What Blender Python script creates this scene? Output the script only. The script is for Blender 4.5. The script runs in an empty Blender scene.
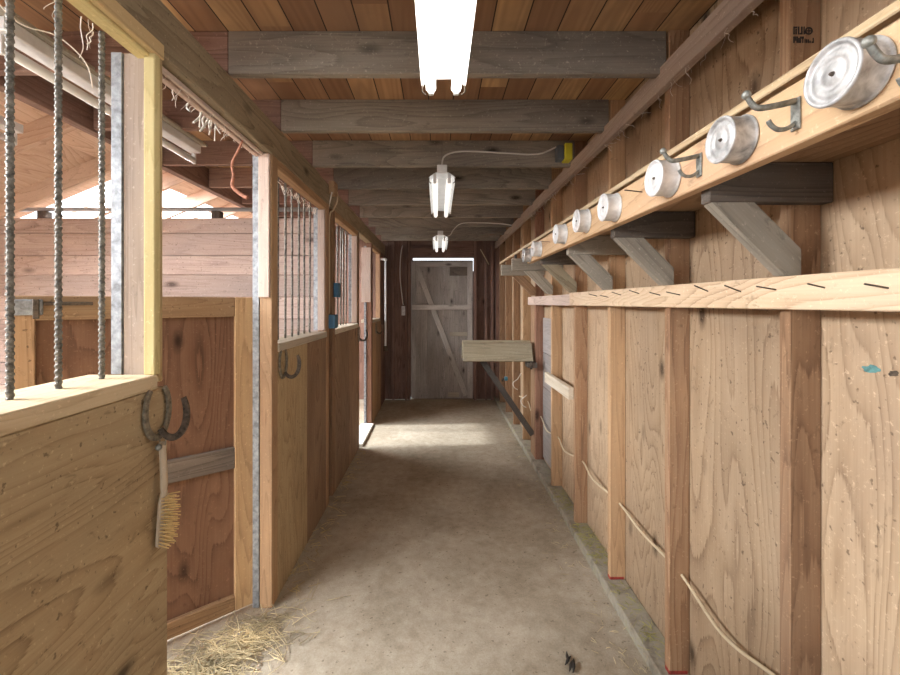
import bpy, bmesh, math, random
from mathutils import Vector, Matrix
R = random.Random(7)
S = bpy.context.scene
COL = S.collection
PI = math.pi

# ------------------------------------------------------------------ materials
def lin(c):
    return tuple(((v/255)/12.92 if v/255 <= .04045 else ((v/255+.055)/1.055)**2.4) for v in c) + (1,)

def new_mat(name):
    m = bpy.data.materials.new(name); m.use_nodes = True
    nt = m.node_tree; b = nt.nodes['Principled BSDF']
    return m, nt, b

class NB:
    def __init__(s, nt): s.nt = nt
    def n(s, t, **kw):
        nd = s.nt.nodes.new(t)
        for k, v in kw.items(): setattr(nd, k, v)
        return nd
    def l(s, a, b): s.nt.links.new(a, b)
    def math(s, op, a, b=None, clamp=False):
        nd = s.n('ShaderNodeMath', operation=op, use_clamp=clamp)
        for i, v in enumerate((a, b)):
            if v is None: continue
            if isinstance(v, (int, float)): nd.inputs[i].default_value = v
            else: s.l(v, nd.inputs[i])
        return nd.outputs[0]
    def ramp(s, fac, stops, interp='LINEAR'):
        nd = s.n('ShaderNodeValToRGB'); cr = nd.color_ramp; cr.interpolation = interp
        cr.elements[0].position, cr.elements[0].color = stops[0]
        cr.elements[1].position, cr.elements[1].color = stops[-1]
        for p, c in stops[1:-1]:
            e = cr.elements.new(p); e.color = c
        s.l(fac, nd.inputs[0]); return nd.outputs[0]
    def mix(s, fac, a, b, blend='MIX'):
        nd = s.n('ShaderNodeMix', data_type='RGBA', blend_type=blend)
        if isinstance(fac, (int, float)): nd.inputs[0].default_value = fac
        else: s.l(fac, nd.inputs[0])
        for i, v in ((6, a), (7, b)):
            if isinstance(v, tuple): nd.inputs[i].default_value = v
            else: s.l(v, nd.inputs[i])
        return nd.outputs[2]
    def noise(s, vec, scale, detail=3, dist=0, rough=.5):
        nd = s.n('ShaderNodeTexNoise'); nd.inputs['Scale'].default_value = scale
        nd.inputs['Detail'].default_value = detail; nd.inputs['Distortion'].default_value = dist
        nd.inputs['Roughness'].default_value = rough
        s.l(vec, nd.inputs['Vector']); return nd.outputs[0]

W = lambda v: (v, v, v, 1)
WOODS = {}
# key: dark, mid, light (sRGB), options
SPEC = {
 'ply_pale':  ((102,72,48), (170,138,106), (200,170,138), dict(ply=True, sat=.88, knots=.5, weather=((160,134,112), .5), speck=True)),
 'stud':      ((100,64,36), (152,104,64), (184,138,94), dict(knots=.35, weather=((125,92,72), .45))),
 'stud_gold': ((128,84,48), (178,130,82), (200,154,104), dict(knots=.35, weather=((140,105,80), .35))),
 'stud_red':  ((100,54,36), (148,92,64), (170,116,86), dict(knots=.3, weather=((110,66,52), .4))),
 'fascia':    ((150,98,58), (208,160,108), (222,182,134), dict(knots=.25, weather=((214,158,124), .5), freq=.7)),
 'nailboard': ((142,96,58), (204,166,126), (226,198,162), dict(ply=True, knots=.55, weather=((180,150,132), .4), freq=1.3)),
 'grey':      ((112,102,88), (162,150,132), (190,178,160), dict(knots=.4, weather=((112,106,98), .6))),
 'darkgrey':  ((60,50,44), (104,90,80), (134,120,108), dict(knots=.3, weather=((70,66,62), .7))),
 'joist':     ((84,73,62), (150,135,118), (186,172,155), dict(knots=.5, weather=((104,96,90), .7), ply=True, freq=1.1, line=.2)),
 'joist_red': ((78,50,40), (128,88,74), (156,118,104), dict(knots=.4, weather=((120,96,90), .6))),
 'beam':      ((104,84,58), (160,136,102), (188,166,132), dict(knots=.5, weather=((120,108,90), .6), speck=True)),
 'rail_top':  ((116,94,76), (166,142,122), (190,168,150), dict(knots=.3, weather=((146,128,122), .7))),
 'ply_left':  ((120,86,48), (188,152,102), (214,184,134), dict(ply=True, knots=.4, weather=((150,124,90), .5), freq=1.25, speck=True)),
 'ply_brown': ((98,66,42), (156,116,82), (180,142,104), dict(ply=True, knots=.45, weather=((120,80,58), .5))),
 'yellow':    ((156,132,70), (194,172,104), (212,192,128), dict(knots=.4, weather=((196,170,110), .5))),
 'tan':       ((140,104,56), (190,156,98), (208,178,124), dict(knots=.3, weather=((170,140,96), .4))),
 'gold':      ((136,92,48), (184,138,82), (206,164,108), dict(knots=.2, weather=((160,120,80), .4))),
 'sill':      ((140,120,96), (192,172,144), (214,200,176), dict(knots=.2, weather=((200,190,176), .6))),
 'ledge':     ((136,104,66), (188,156,112), (208,182,142), dict(knots=.3, weather=((196,180,150), .5))),
 'pink':      ((140,108,96), (196,164,148), (218,192,178), dict(knots=.3, weather=((188,170,160), .6))),
 'divider':   ((120,92,84), (176,148,138), (200,176,166), dict(knots=.5, weather=((160,142,138), .7), speck=True)),
 'doorply':   ((78,44,26), (132,84,54), (156,108,74), dict(ply=True, knots=.5, weather=((112,72,52), .5))),
 'doorframe': ((110,74,40), (164,118,72), (188,146,98), dict(knots=.35, weather=((150,118,84), .5), speck=True)),
 'endwall':   ((76,48,40), (130,90,76), (156,114,98), dict(knots=.3, weather=((72,52,48), .6))),
 'endstud':   ((80,52,42), (128,86,72), (150,110,96), dict(knots=.3, weather=((100,76,68), .5))),
 'doorplank': ((96,88,83), (150,142,136), (178,170,163), dict(knots=.5, weather=((120,112,108), .7), speck=True)),
 'barndoor':  ((120,113,107), (182,174,167), (206,198,190), dict(knots=.5, weather=((120,116,114), .7), speck=True)),
 'patch':     ((112,102,98), (150,138,132), (172,160,152), dict(sat=.6, weather=((134,122,120), .6))),
 'roofwood':  ((150,104,80), (206,164,138), (226,192,170), dict(ply=True, knots=.3, weather=((214,184,166), .5))),
 'saddle':    ((104,90,66), (158,142,112), (182,168,140), dict(knots=.2, weather=((140,124,100), .5))),
 'handle':    ((150,116,80), (196,168,134), (214,194,166), dict(weather=((200,186,166), .5))),
}
def wood(key, axis):
    k = (key, axis)
    if k in WOODS: return WOODS[k]
    d, mi, li, o = SPEC[key]
    m, nt, b = new_mat('wood_%s_%s' % (key, 'xyz'[axis])); g = NB(nt)
    tc = g.n('ShaderNodeTexCoord'); oi = g.n('ShaderNodeObjectInfo')
    off = g.n('ShaderNodeVectorMath', operation='SCALE'); off.inputs[0].default_value = (41, 23, 57)
    g.l(oi.outputs['Random'], off.inputs['Scale'])
    ad = g.n('ShaderNodeVectorMath', operation='ADD'); g.l(tc.outputs['Object'], ad.inputs[0]); g.l(off.outputs[0], ad.inputs[1])
    def stretch(v, al):
        mp = g.n('ShaderNodeMapping'); sc = [1, 1, 1]; sc[axis] = al; mp.inputs['Scale'].default_value = sc
        g.l(v, mp.inputs['Vector']); return mp.outputs[0]
    P = ad.outputs[0]; fr = o.get('freq', 1)
    va = stretch(P, .16 if o.get('ply') else .07); vf = stretch(P, .025)
    base = g.noise(va, (2.6 if o.get('ply') else 6)*fr, 2, .35)
    fine = g.noise(vf, 150, 3, 0, .65); blot = g.noise(stretch(P, .35), 5, 4)
    ph = g.math('ADD', g.math('MULTIPLY', base, 26 if o.get('ply') else 17), g.math('MULTIPLY', fine, .35))
    lines = g.ramp(g.math('FRACT', ph), [(0, W(.78)), (.5, W(.62)), (.8, W(.30)), (.93, W(0)), (1, W(.74))])
    fac = g.math('ADD', g.math('MULTIPLY', lines, o.get('line', .30)), g.math('MULTIPLY', fine, .40))
    fac = g.math('ADD', fac, g.math('MULTIPLY', blot, .40))
    col = g.ramp(fac, [(.22, lin(d)), (.5, lin(mi)), (.82, lin(li))])
    if 'weather' in o:
        wc, wa = o['weather']
        wf = g.ramp(g.noise(stretch(P, .3), 2.3, 5, .4, .6), [(.38, W(0)), (.68, W(wa))])
        col = g.mix(wf, col, lin(wc))
    if o.get('knots'):
        vo = g.n('ShaderNodeTexVoronoi'); vo.inputs['Scale'].default_value = 5.2; vo.inputs['Randomness'].default_value = 1
        g.l(stretch(P, .45), vo.inputs['Vector'])
        wob = g.math('ADD', vo.outputs['Distance'], g.math('MULTIPLY', g.math('SUBTRACT', blot, .5), .12))
        sp = g.n('ShaderNodeSeparateColor'); g.l(vo.outputs['Color'], sp.inputs[0])
        gate = g.math('LESS_THAN', sp.outputs[0], o['knots'])
        kf = g.ramp(wob, [(.05, W(.9)), (.10, W(.5)), (.18, W(0))])
        kf = g.math('MULTIPLY', kf, gate)
        dk = tuple(c*.42 for c in lin(d)[:3]) + (1,)
        col = g.mix(kf, col, dk)
    if o.get('speck'):
        sf = g.ramp(g.noise(P, 55, 2), [(.66, W(0)), (.74, W(.6))]); col = g.mix(sf, col, lin(tuple(c*.55 for c in d)))
    du = g.ramp(g.noise(P, 75, 3, .3, .7), [(.60, W(0)), (.72, W(.38))]); col = g.mix(du, col, lin(tuple(min(255, c*1.12+14) for c in li)))
    dk2 = g.ramp(g.noise(stretch(P, .5), 34, 4, .6, .7), [(.60, W(0)), (.74, W(.42))]); col = g.mix(dk2, col, lin(tuple(c*.7 for c in d)))
    # per piece tone
    hv = g.n('ShaderNodeHueSaturation')
    g.l(g.math('MULTIPLY_ADD', oi.outputs['Random'], .34), hv.inputs['Value']); nt.nodes[-1].inputs[2].default_value = .80
    g.l(col, hv.inputs['Color']); hv.inputs['Saturation'].default_value = o.get('sat', .80); hv.inputs['Hue'].default_value = .508
    g.l(hv.outputs[0], b.inputs['Base Color'])
    b.inputs['Roughness'].default_value = .78; b.inputs['Specular IOR Level'].default_value = .25
    bp = g.n('ShaderNodeBump'); bp.inputs['Strength'].default_value = .35; bp.inputs['Distance'].default_value = .003
    g.l(fac, bp.inputs['Height']); g.l(bp.outputs[0], b.inputs['Normal'])
    WOODS[k] = m; return m

def plain(name, c, rough=.6, metal=0, emit=None, noise=0, nscale=20, trans=0):
    m, nt, b = new_mat(name); g = NB(nt)
    b.inputs['Roughness'].default_value = rough; b.inputs['Metallic'].default_value = metal
    if noise:
        tc = g.n('ShaderNodeTexCoord')
        f = g.noise(tc.outputs['Object'], nscale, 4, .3, .6)
        dk = lin(tuple(v*(1-noise) for v in c)); lt = lin(tuple(min(255, v*(1+noise*.3)) for v in c))
        g.l(g.ramp(f, [(.3, dk), (.7, lt)]), b.inputs['Base Color'])
    else: b.inputs['Base Color'].default_value = lin(c)
    if emit:
        b.inputs['Emission Color'].default_value = lin(emit[0]); b.inputs['Emission Strength'].default_value = emit[1]
    return m

M = dict(
 galv=plain('galvanised', (158,164,170), .5, .35, noise=.3, nscale=40),
 rebar=plain('rebar_steel', (124,122,116), .55, .5, noise=.45, nscale=60),
 iron=plain('rusty_iron', (96,84,72), .65, .4, noise=.45, nscale=70),
 shoe=plain('horseshoe_steel', (142,134,118), .55, .5, noise=.4, nscale=60),
 tin_white=plain('tin_white', (226,226,226), .42, .15, noise=.14, nscale=30),
 tin_grey=plain('tin_grey', (200,200,200), .42, .25, noise=.34, nscale=26),
 hook=plain('hook_steel', (150,152,146), .5, .5, noise=.35, nscale=60),
 nail=plain('nail_steel', (92,80,72), .5, .6),
 cable=plain('cable_cream', (206,190,160), .55),
 cable_white=plain('cable_white', (214,208,200), .5),
 white=plain('white_enamel', (226,228,230), .4, noise=.08, nscale=14),
 whitedusty=plain('white_dusty', (208,208,208), .55, noise=.2, nscale=30),
 tube=plain('glass_tube', (226,228,228), .25),
 tube_on=plain('glass_tube_lit', (255,255,255), .3, emit=((255,251,244), 9)),
 tube_dim=plain('glass_tube_dim', (240,242,242), .3, emit=((255,250,242), .75)),
 web=plain('cobweb_white', (232,224,214), .9),
 straw=plain('straw', (198,176,126), .8, noise=.35, nscale=9),
 hay=plain('hay', (200,184,146), .85, noise=.45, nscale=7),
 blue=plain('box_blue', (58,106,138), .5),
 black=plain('black_plastic', (28,28,30), .5),
 yellow=plain('yellow_plastic', (214,206,60), .5),
 greyplastic=plain('grey_plastic', (96,102,108), .5),
 rope=plain('rope_orange', (190,132,108), .85, noise=.3, nscale=60),
 twine=plain('twine_white', (226,222,212), .85, noise=.2, nscale=60),
 bristle=plain('bristle_tan', (222,196,138), .7),
 red=plain('red_paint', (168,62,54), .7, noise=.3, nscale=60),
 ink=plain('stamp_ink', (44,38,36), .8),
 teal=plain('teal_paint', (96,146,144), .6, noise=.3, nscale=60),
 pvc=plain('white_pipe', (222,224,226), .35),
 pipe=plain('grey_pipe', (168,172,178), .45, .4),
 skylight=plain('skylight_sheet', (240,244,248), .5, emit=((236,242,255), 2.2)),
 rubble=plain('dark_litter', (58,52,46), .9, noise=.4, nscale=20),
)
def floor_mat():
    m, nt, b = new_mat('packed_floor'); g = NB(nt)
    tc = g.n('ShaderNodeTexCoord'); P = tc.outputs['Object']
    a = g.noise(P, 1.3, 6, .5, .62); c = g.noise(P, 14, 5, .2, .6); f = g.noise(P, 120, 2, 0, .7)
    fac = g.math('ADD', g.math('MULTIPLY', a, .5), g.math('ADD', g.math('MULTIPLY', c, .3), g.math('MULTIPLY', f, .22)))
    col = g.ramp(fac, [(.32, lin((128,117,100))), (.5, lin((164,153,135))), (.68, lin((192,182,166)))])
    sp = g.ramp(g.noise(P, 46, 2), [(.66, W(0)), (.72, W(.55))]); col = g.mix(sp, col, lin((96,82,62)))
    sp2 = g.ramp(g.noise(P, 9, 6, 1.2, .7), [(.6, W(0)), (.75, W(.45))]); col = g.mix(sp2, col, lin((120,106,80)))
    g.l(col, b.inputs['Base Color']); b.inputs['Roughness'].default_value = .85; b.inputs['Specular IOR Level'].default_value = .2
    bp = g.n('ShaderNodeBump'); bp.inputs['Strength'].default_value = .5; bp.inputs['Distance'].default_value = .008
    g.l(fac, bp.inputs['Height']); g.l(bp.outputs[0], b.inputs['Normal'])
    return m
def deck_mat():
    m, nt, b = new_mat('deck_boards'); g = NB(nt)
    tc = g.n('ShaderNodeTexCoord'); P = tc.outputs['Object']
    sx = g.n('ShaderNodeSeparateXYZ'); g.l(P, sx.inputs[0])
    cell = g.math('DIVIDE', sx.outputs[0], .142); idx = g.math('FLOOR', cell); frc = g.math('FRACT', cell)
    yb = g.math('FLOOR', g.math('ADD', g.math('DIVIDE', sx.outputs[1], 1.22), g.math('MULTIPLY', idx, .37)))
    cb = g.n('ShaderNodeCombineXYZ'); g.l(idx, cb.inputs[0]); g.l(yb, cb.inputs[1])
    wn = g.n('ShaderNodeTexWhiteNoise'); g.l(cb.outputs[0], wn.inputs[0])
    tone = g.ramp(wn.outputs['Value'], [(0, lin((134,98,70))), (.3, lin((154,118,88))), (.55, lin((172,132,96))), (.8, lin((202,166,118))), (1, lin((152,114,84)))])
    mp = g.n('ShaderNodeMapping'); mp.inputs['Scale'].default_value = (1, .06, 1); g.l(P, mp.inputs['Vector'])
    ad = g.n('ShaderNodeVectorMath', operation='ADD'); g.l(mp.outputs[0], ad.inputs[0]); g.l(wn.outputs['Color'], ad.inputs[1])
    ln = g.math('SINE', g.math('MULTIPLY', g.noise(ad.outputs[0], 6, 2, .4), 70))
    col = g.mix(g.math('MULTIPLY_ADD', ln, .14), tone, lin((84,52,36))); 
    for nd in nt.nodes:
        if nd.type == 'MATH' and nd.operation == 'MULTIPLY_ADD': nd.inputs[2].default_value = .16
    st = g.ramp(g.noise(P, 1.6, 5, .5, .6), [(.42, W(0)), (.66, W(.75))]); col = g.mix(st, col, lin((134,104,82)))
    edge = g.math('LESS_THAN', g.math('MINIMUM', frc, g.math('SUBTRACT', 1, frc)), .02)
    col = g.mix(edge, col, lin((40,26,20)))
    g.l(col, b.inputs['Base Color']); b.inputs['Roughness'].default_value = .8
    return m
def curb_mat():
    m, nt, b = new_mat('curb_dust'); g = NB(nt)
    tc = g.n('ShaderNodeTexCoord'); P = tc.outputs['Object']
    f = g.noise(P, 9, 6, .4, .65)
    col = g.ramp(f, [(.34, lin((128,120,106))), (.52, lin((162,156,142))), (.68, lin((150,148,120)))])
    sp = g.ramp(g.noise(P, 70, 2), [(.6, W(0)), (.7, W(.6))]); col = g.mix(sp, col, lin((176,164,122)))
    g.l(col, b.inputs['Base Color']); b.inputs['Roughness'].default_value = .9
    return m
def skylight_mat():
    m, nt, b = new_mat('skylight_sheet'); g = NB(nt)
    t = g.n('ShaderNodeBsdfTransparent'); t.inputs[0].default_value = (.62, .64, .66, 1)
    e = g.n('ShaderNodeEmission'); e.inputs[0].default_value = (.93, .96, 1, 1); e.inputs[1].default_value = 1.6
    a = g.n('ShaderNodeAddShader'); g.l(t.outputs[0], a.inputs[0]); g.l(e.outputs[0], a.inputs[1])
    g.l(a.outputs[0], nt.nodes['Material Output'].inputs[0]); return m
M['skylight'] = skylight_mat()
M['floor'] = floor_mat(); M['deck'] = deck_mat(); M['curb'] = curb_mat()

# ------------------------------------------------------------------ object helpers
def wpos(o):
    v = Vector(o.location)
    return v + (wpos(o.parent) if o.parent else Vector())
def link(name, me, mat, parent=None, loc=(0,0,0), rot=None):
    """loc is in world space for unrotated parents"""
    me.materials.append(mat)
    o = bpy.data.objects.new(name, me); COL.objects.link(o)
    l = Vector(loc)
    if parent is not None:
        o.parent = parent; l = l - wpos(parent)
    o.location = l
    if rot is not None: o.rotation_euler = rot
    return o
def mesh_from(bm, name, smooth=False):
    me = bpy.data.meshes.new(name); bm.normal_update(); bm.to_mesh(me); bm.free()
    if smooth:
        for p in me.polygons: p.use_smooth = True
    return me
def box_bm(sx, sy, sz, bev=.003):
    bm = bmesh.new(); bmesh.ops.create_cube(bm, size=1)
    bmesh.ops.scale(bm, vec=(sx, sy, sz), verts=bm.verts)
    if bev and min(sx, sy, sz) > bev*2.5:
        bmesh.ops.bevel(bm, geom=bm.edges[:], offset=bev, segments=1, affect='EDGES')
    return bm
def bd(name, x0, x1, y0, y1, z0, z1, key, parent=None, bev=.003, axis=None, mat=None):
    """a sawn board given by its extents, grain along its longest side"""
    s = (x1-x0, y1-y0, z1-z0)
    if axis is None: axis = s.index(max(s))
    me = mesh_from(box_bm(*s, bev), name)
    return link(name, me, mat or wood(key, axis), parent, ((x0+x1)/2, (y0+y1)/2, (z0+z1)/2))
def bar2(name, p, q, w, h, key, parent=None, up=(0,0,1), bev=.003, mat=None):
    """a board from p to q, w across, h along up"""
    p, q = Vector(p), Vector(q); x = (q-p).normalized(); y = Vector(up).cross(x).normalized(); z = x.cross(y)
    rot = Matrix((x, y, z)).transposed().to_euler()
    me = mesh_from(box_bm((q-p).length, w, h, bev), name)
    return link(name, me, mat or wood(key, 0), parent, (p+q)/2, rot)
def smooth_path(pts, k=6):
    P = [Vector(p) for p in pts]
    if len(P) < 3: return P
    out = []
    for i in range(len(P)-1):
        a, b, c, d = P[max(i-1, 0)], P[i], P[i+1], P[min(i+2, len(P)-1)]
        for j in range(k):
            t = j/k
            out.append(.5*((2*b)+(c-a)*t+(2*a-5*b+4*c-d)*t*t+(3*b-a-3*c+d)*t**3))
    return out+[P[-1]]
def tube_bm(bm, pts, r, n=8, taper=None):
    P = [Vector(p) for p in pts]; rings = []
    t0 = (P[1]-P[0]).normalized(); u = t0.orthogonal().normalized()
    for i, p in enumerate(P):
        t = (P[min(i+1, len(P)-1)]-P[max(i-1, 0)]).normalized()
        u = (u-t*u.dot(t)).normalized(); v = t.cross(u)
        rr = r*(taper(i/(len(P)-1)) if taper else 1)
        rings.append([bm.verts.new(p+(u*math.cos(2*PI*k/n)+v*math.sin(2*PI*k/n))*rr) for k in range(n)])
    for a, b in zip(rings, rings[1:]):
        for k in range(n): bm.faces.new((a[k], a[(k+1) % n], b[(k+1) % n], b[k]))
    bm.faces.new(rings[0][::-1]); bm.faces.new(rings[-1])
def tube(name, pts, r, mat, parent=None, n=8, k=6, taper=None, smooth=True):
    pts = [Vector(p) for p in pts]; o = pts[0].copy()
    bm = bmesh.new(); tube_bm(bm, smooth_path([p-o for p in pts], k), r, n, taper)
    return link(name, mesh_from(bm, name, smooth), mat, parent, o)
def lathe_mesh(name, prof, n=48, axis='x'):
    """prof: (radius, offset); axis x points to -x (out of the right wall), z up"""
    bm = bmesh.new(); rings = []
    for r, a in prof:
        ring = []
        for k in range(n):
            c, s = math.cos(2*PI*k/n)*r, math.sin(2*PI*k/n)*r
            ring.append(bm.verts.new((-a, c, s) if axis == 'x' else (c, s, a)))
            if r < 1e-6: break
        rings.append(ring)
    for a, b in zip(rings, rings[1:]):
        for k in range(n):
            q = [a[k % len(a)], a[(k+1) % len(a)], b[(k+1) % len(b)], b[k % len(b)]]
            q = list(dict.fromkeys(q))
            if len(q) > 2: bm.faces.new(q)
    bmesh.ops.recalc_face_normals(bm, faces=bm.faces[:])
    return mesh_from(bm, name, True)
def tag(o, label, cat, group=None, kind=None):
    o['label'] = label; o['category'] = cat
    if group: o['group'] = group
    if kind: o['kind'] = kind
    return o
def empty(name, loc=(0,0,0)):
    o = bpy.data.objects.new(name, None); COL.objects.link(o); o.location = loc; o.empty_display_size = .05
    return o
def thing(name, loc, label, cat, group=None): return tag(empty(name, loc), label, cat, group)
def struct(o, label=None, cat=None):
    o['kind'] = 'structure'
    if label: o['label'] = label
    if cat: o['category'] = cat
    return o
def copy_tree(o, parent=None):
    c = o.copy(); COL.objects.link(c)
    if parent is not None: c.parent = parent
    for ch in list(o.children): copy_tree(ch, c)
    return c

YE = 7.2           # end wall
YR = -3.0          # rear wall behind the camera
# ------------------------------------------------------------------ floor
bm = bmesh.new()
nx, ny = 44, 90
x0, x1 = -4.5, 1.16
vv = [[None]*(ny+1) for _ in range(nx+1)]
rr = random.Random(3)
for i in range(nx+1):
    for j in range(ny+1):
        x = x0+(x1-x0)*i/nx; y = YR+(YE+.1-YR)*j/ny
        z = .006*math.sin(x*2.1+y*.7)*math.sin(y*1.3)-.006
        vv[i][j] = bm.verts.new((x, y, z))
for i in range(nx):
    for j in range(ny): bm.faces.new((vv[i][j], vv[i+1][j], vv[i+1][j+1], vv[i][j+1]))
struct(link('floor', mesh_from(bm, 'floor', True), M['floor']), 'packed dusty beige floor of the barn aisle', 'floor')

# ------------------------------------------------------------------ right wall
XS, XW = .995, 1.085
wr = struct(empty('wall_right', (XW, 3, 0)), 'plywood barn wall with bare studs along the aisle', 'wall')
ys = [1.1875-.62*4+.62*i for i in range(14)]     # camera-facing faces of the studs
edges = [YR] + [1.21-.0+k*1.24 for k in range(-2, 5)] + [YE]
edges = sorted(set(e for e in edges if YR <= e <= YE))
for a, b in zip(edges, edges[1:]):
    bd('plywood_sheet', XW, XW+.018, a+.001, b-.001, .03, 2.86, 'ply_pale', wr, 0, axis=2)
stud_objs = []
for i, y in enumerate(ys):
    if y > YE-.25: continue
    key = ['stud', 'stud', 'stud_gold', 'stud'][i % 4]
    if i == 9: key = 'stud_red'
    if i in (7, 6, 8): key = 'stud_gold' if i != 7 else 'stud'
    st = bd('stud', XS, XW-.0005, y, y+.038, .052, 2.86, key, wr)
    stud_objs.append((i, st))
    if i in (5, 6):
        bd('red_mark', XS-.0015, XW-.012, y-.0015, y+.03, .053, .067, None, st, 0, mat=M['red'])['label'] = 'red paint on the foot of the stud'
bd('stud', XS, XW-.0005, 4.34, 4.51, .052, 1.63, 'stud', wr)
bd('stud', XS-.02, XW-.0005, YE-.1, YE-.055, .052, 2.86, 'endstud', wr)
# lumber grade stamp on the nearest stud: a block of dark ink marks and a round seal
stp = [st for i, st in stud_objs if i == 4][0]
bm = bmesh.new(); rs = random.Random(5)
def quad(bm, x0, x1, z0, z1, y):
    bm.faces.new([bm.verts.new(v) for v in ((x0, y, z0), (x1, y, z0), (x1, y, z1), (x0, y, z1))])
for a, b, c, d in ((0,.004,.024,.046),(.004,.011,.042,.046),(.006,.010,.024,.040),(.013,.017,.024,.046),(.018,.024,.024,.028),(.022,.026,.024,.046),
                   (.029,.032,.024,.046),(.032,.036,.026,.034),(0,.004,0,.018),(.005,.008,.006,.018),(.009,.013,0,.018),(.014,.018,0,.014),(.019,.022,0,.018),
                   (.023,.030,.012,.018),(.0255,.028,0,.012),(.032,.034,0,.012),(.036,.039,0,.010),(.041,.044,0,.010),(.046,.049,0,.006),(.055,.058,0,.014),(.052,.055,0,.004)):
    quad(bm, a, b, c, d, 0)
n = 20
ro = [bm.verts.new((.044+.011*math.cos(2*PI*k/n), 0, .034+.011*math.sin(2*PI*k/n))) for k in range(n)]
ri = [bm.verts.new((.044+.007*math.cos(2*PI*k/n), 0, .034+.007*math.sin(2*PI*k/n))) for k in range(n)]
for k in range(n): bm.faces.new((ro[k], ro[(k+1) % n], ri[(k+1) % n], ri[k]))
quad(bm, .038, .050, .0325, .0355, 0); quad(bm, .0425, .0455, .027, .041, 0)
geo = bmesh.ops.extrude_face_region(bm, geom=bm.faces[:])
bmesh.ops.translate(bm, vec=(0, -.0008, 0), verts=[e for e in geo['geom'] if isinstance(e, bmesh.types.BMVert)])
link('grade_stamp', mesh_from(bm, 'grade_stamp'), M['ink'], stp, (1.004, 1.1872, 2.385))['label'] = 'black ink grade stamp'
# teal paint smear on the near sheet
def blob(name, loc, ry, rz, mat, parent, seed, thick=.002):
    bm = bmesh.new(); q = random.Random(seed); c = bm.verts.new((-thick, 0, 0)); ring = []
    for k in range(18):
        a = 2*PI*k/18; s = .7+.5*q.random()
        ring.append(bm.verts.new((0, math.cos(a)*ry*s, math.sin(a)*rz*s)))
    for k in range(18): bm.faces.new((c, ring[k], ring[(k+1) % 18]))
    return link(name, mesh_from(bm, name, True), mat, parent, loc)
blob('paint_smear', (XW-.0005, 1.05, 1.485), .022, .010, M['teal'], wr, 2)['label'] = 'teal paint smear'
blob('paint_smear', (XW-.0005, 1.0, 1.482), .012, .008, M['iron'], wr, 4)['label'] = 'dark smear'
bb = struct(bd('baseboard_right', .955, XW, YR, YE, -.01, .052, None, None, .006, mat=M['curb']), 'dusty low sill under the right wall studs', 'sill')
# rail under the joists, nailed over the studs
struct(bd('trim_1', .957, .9945, YR, YE-.12, 2.57, 2.668, 'rail_top'), 'long greyish rail nailed across the tops of the studs', 'rail')

# grey boards in the sixth bay
for k, (za, zb) in enumerate(((1.15, 1.50), (.80, 1.145), (.45, .795), (.08, .445))):
    tag(bd('wall_panel', XW-.014, XW-.0005, 3.735, 4.29, za, zb, 'patch', None, .002, axis=1),
        ['grey panel fixed between studs, topmost of the four panels in one bay', 'grey panel, second from the top between two studs',
         'grey panel, third from the top between two studs', 'grey panel nearest the floor between two studs'][k], 'panel', 'grey panels stacked in one wall bay')

# ------------------------------------------------------------------ nail rail
nr = thing('nail_rail', (.976, 2.4, 1.63), 'long pale knotty board nailed across the studs with a row of nails', 'nail rail')
bd('board', .957, .9945, -1.0, 3.06, 1.632, 1.724, 'nailboard', nr)
bd('board', .962, .9945, 3.062, 4.5, 1.630, 1.714, 'pink', nr)
for k, y in enumerate((.60, .745, .893, 1.041, 1.189, 1.327, 1.489, 1.66, 1.81, 2.0, 2.196, 2.36, 2.53)):
    z = 1.688+R.uniform(-.008, .008); dy = R.uniform(-.012, .012)
    tube('nail', [(.962, y, z), (.907, y+dy, z+.013+R.uniform(-.004, .01))], .0022, M['nail'], nr, 6)

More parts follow.
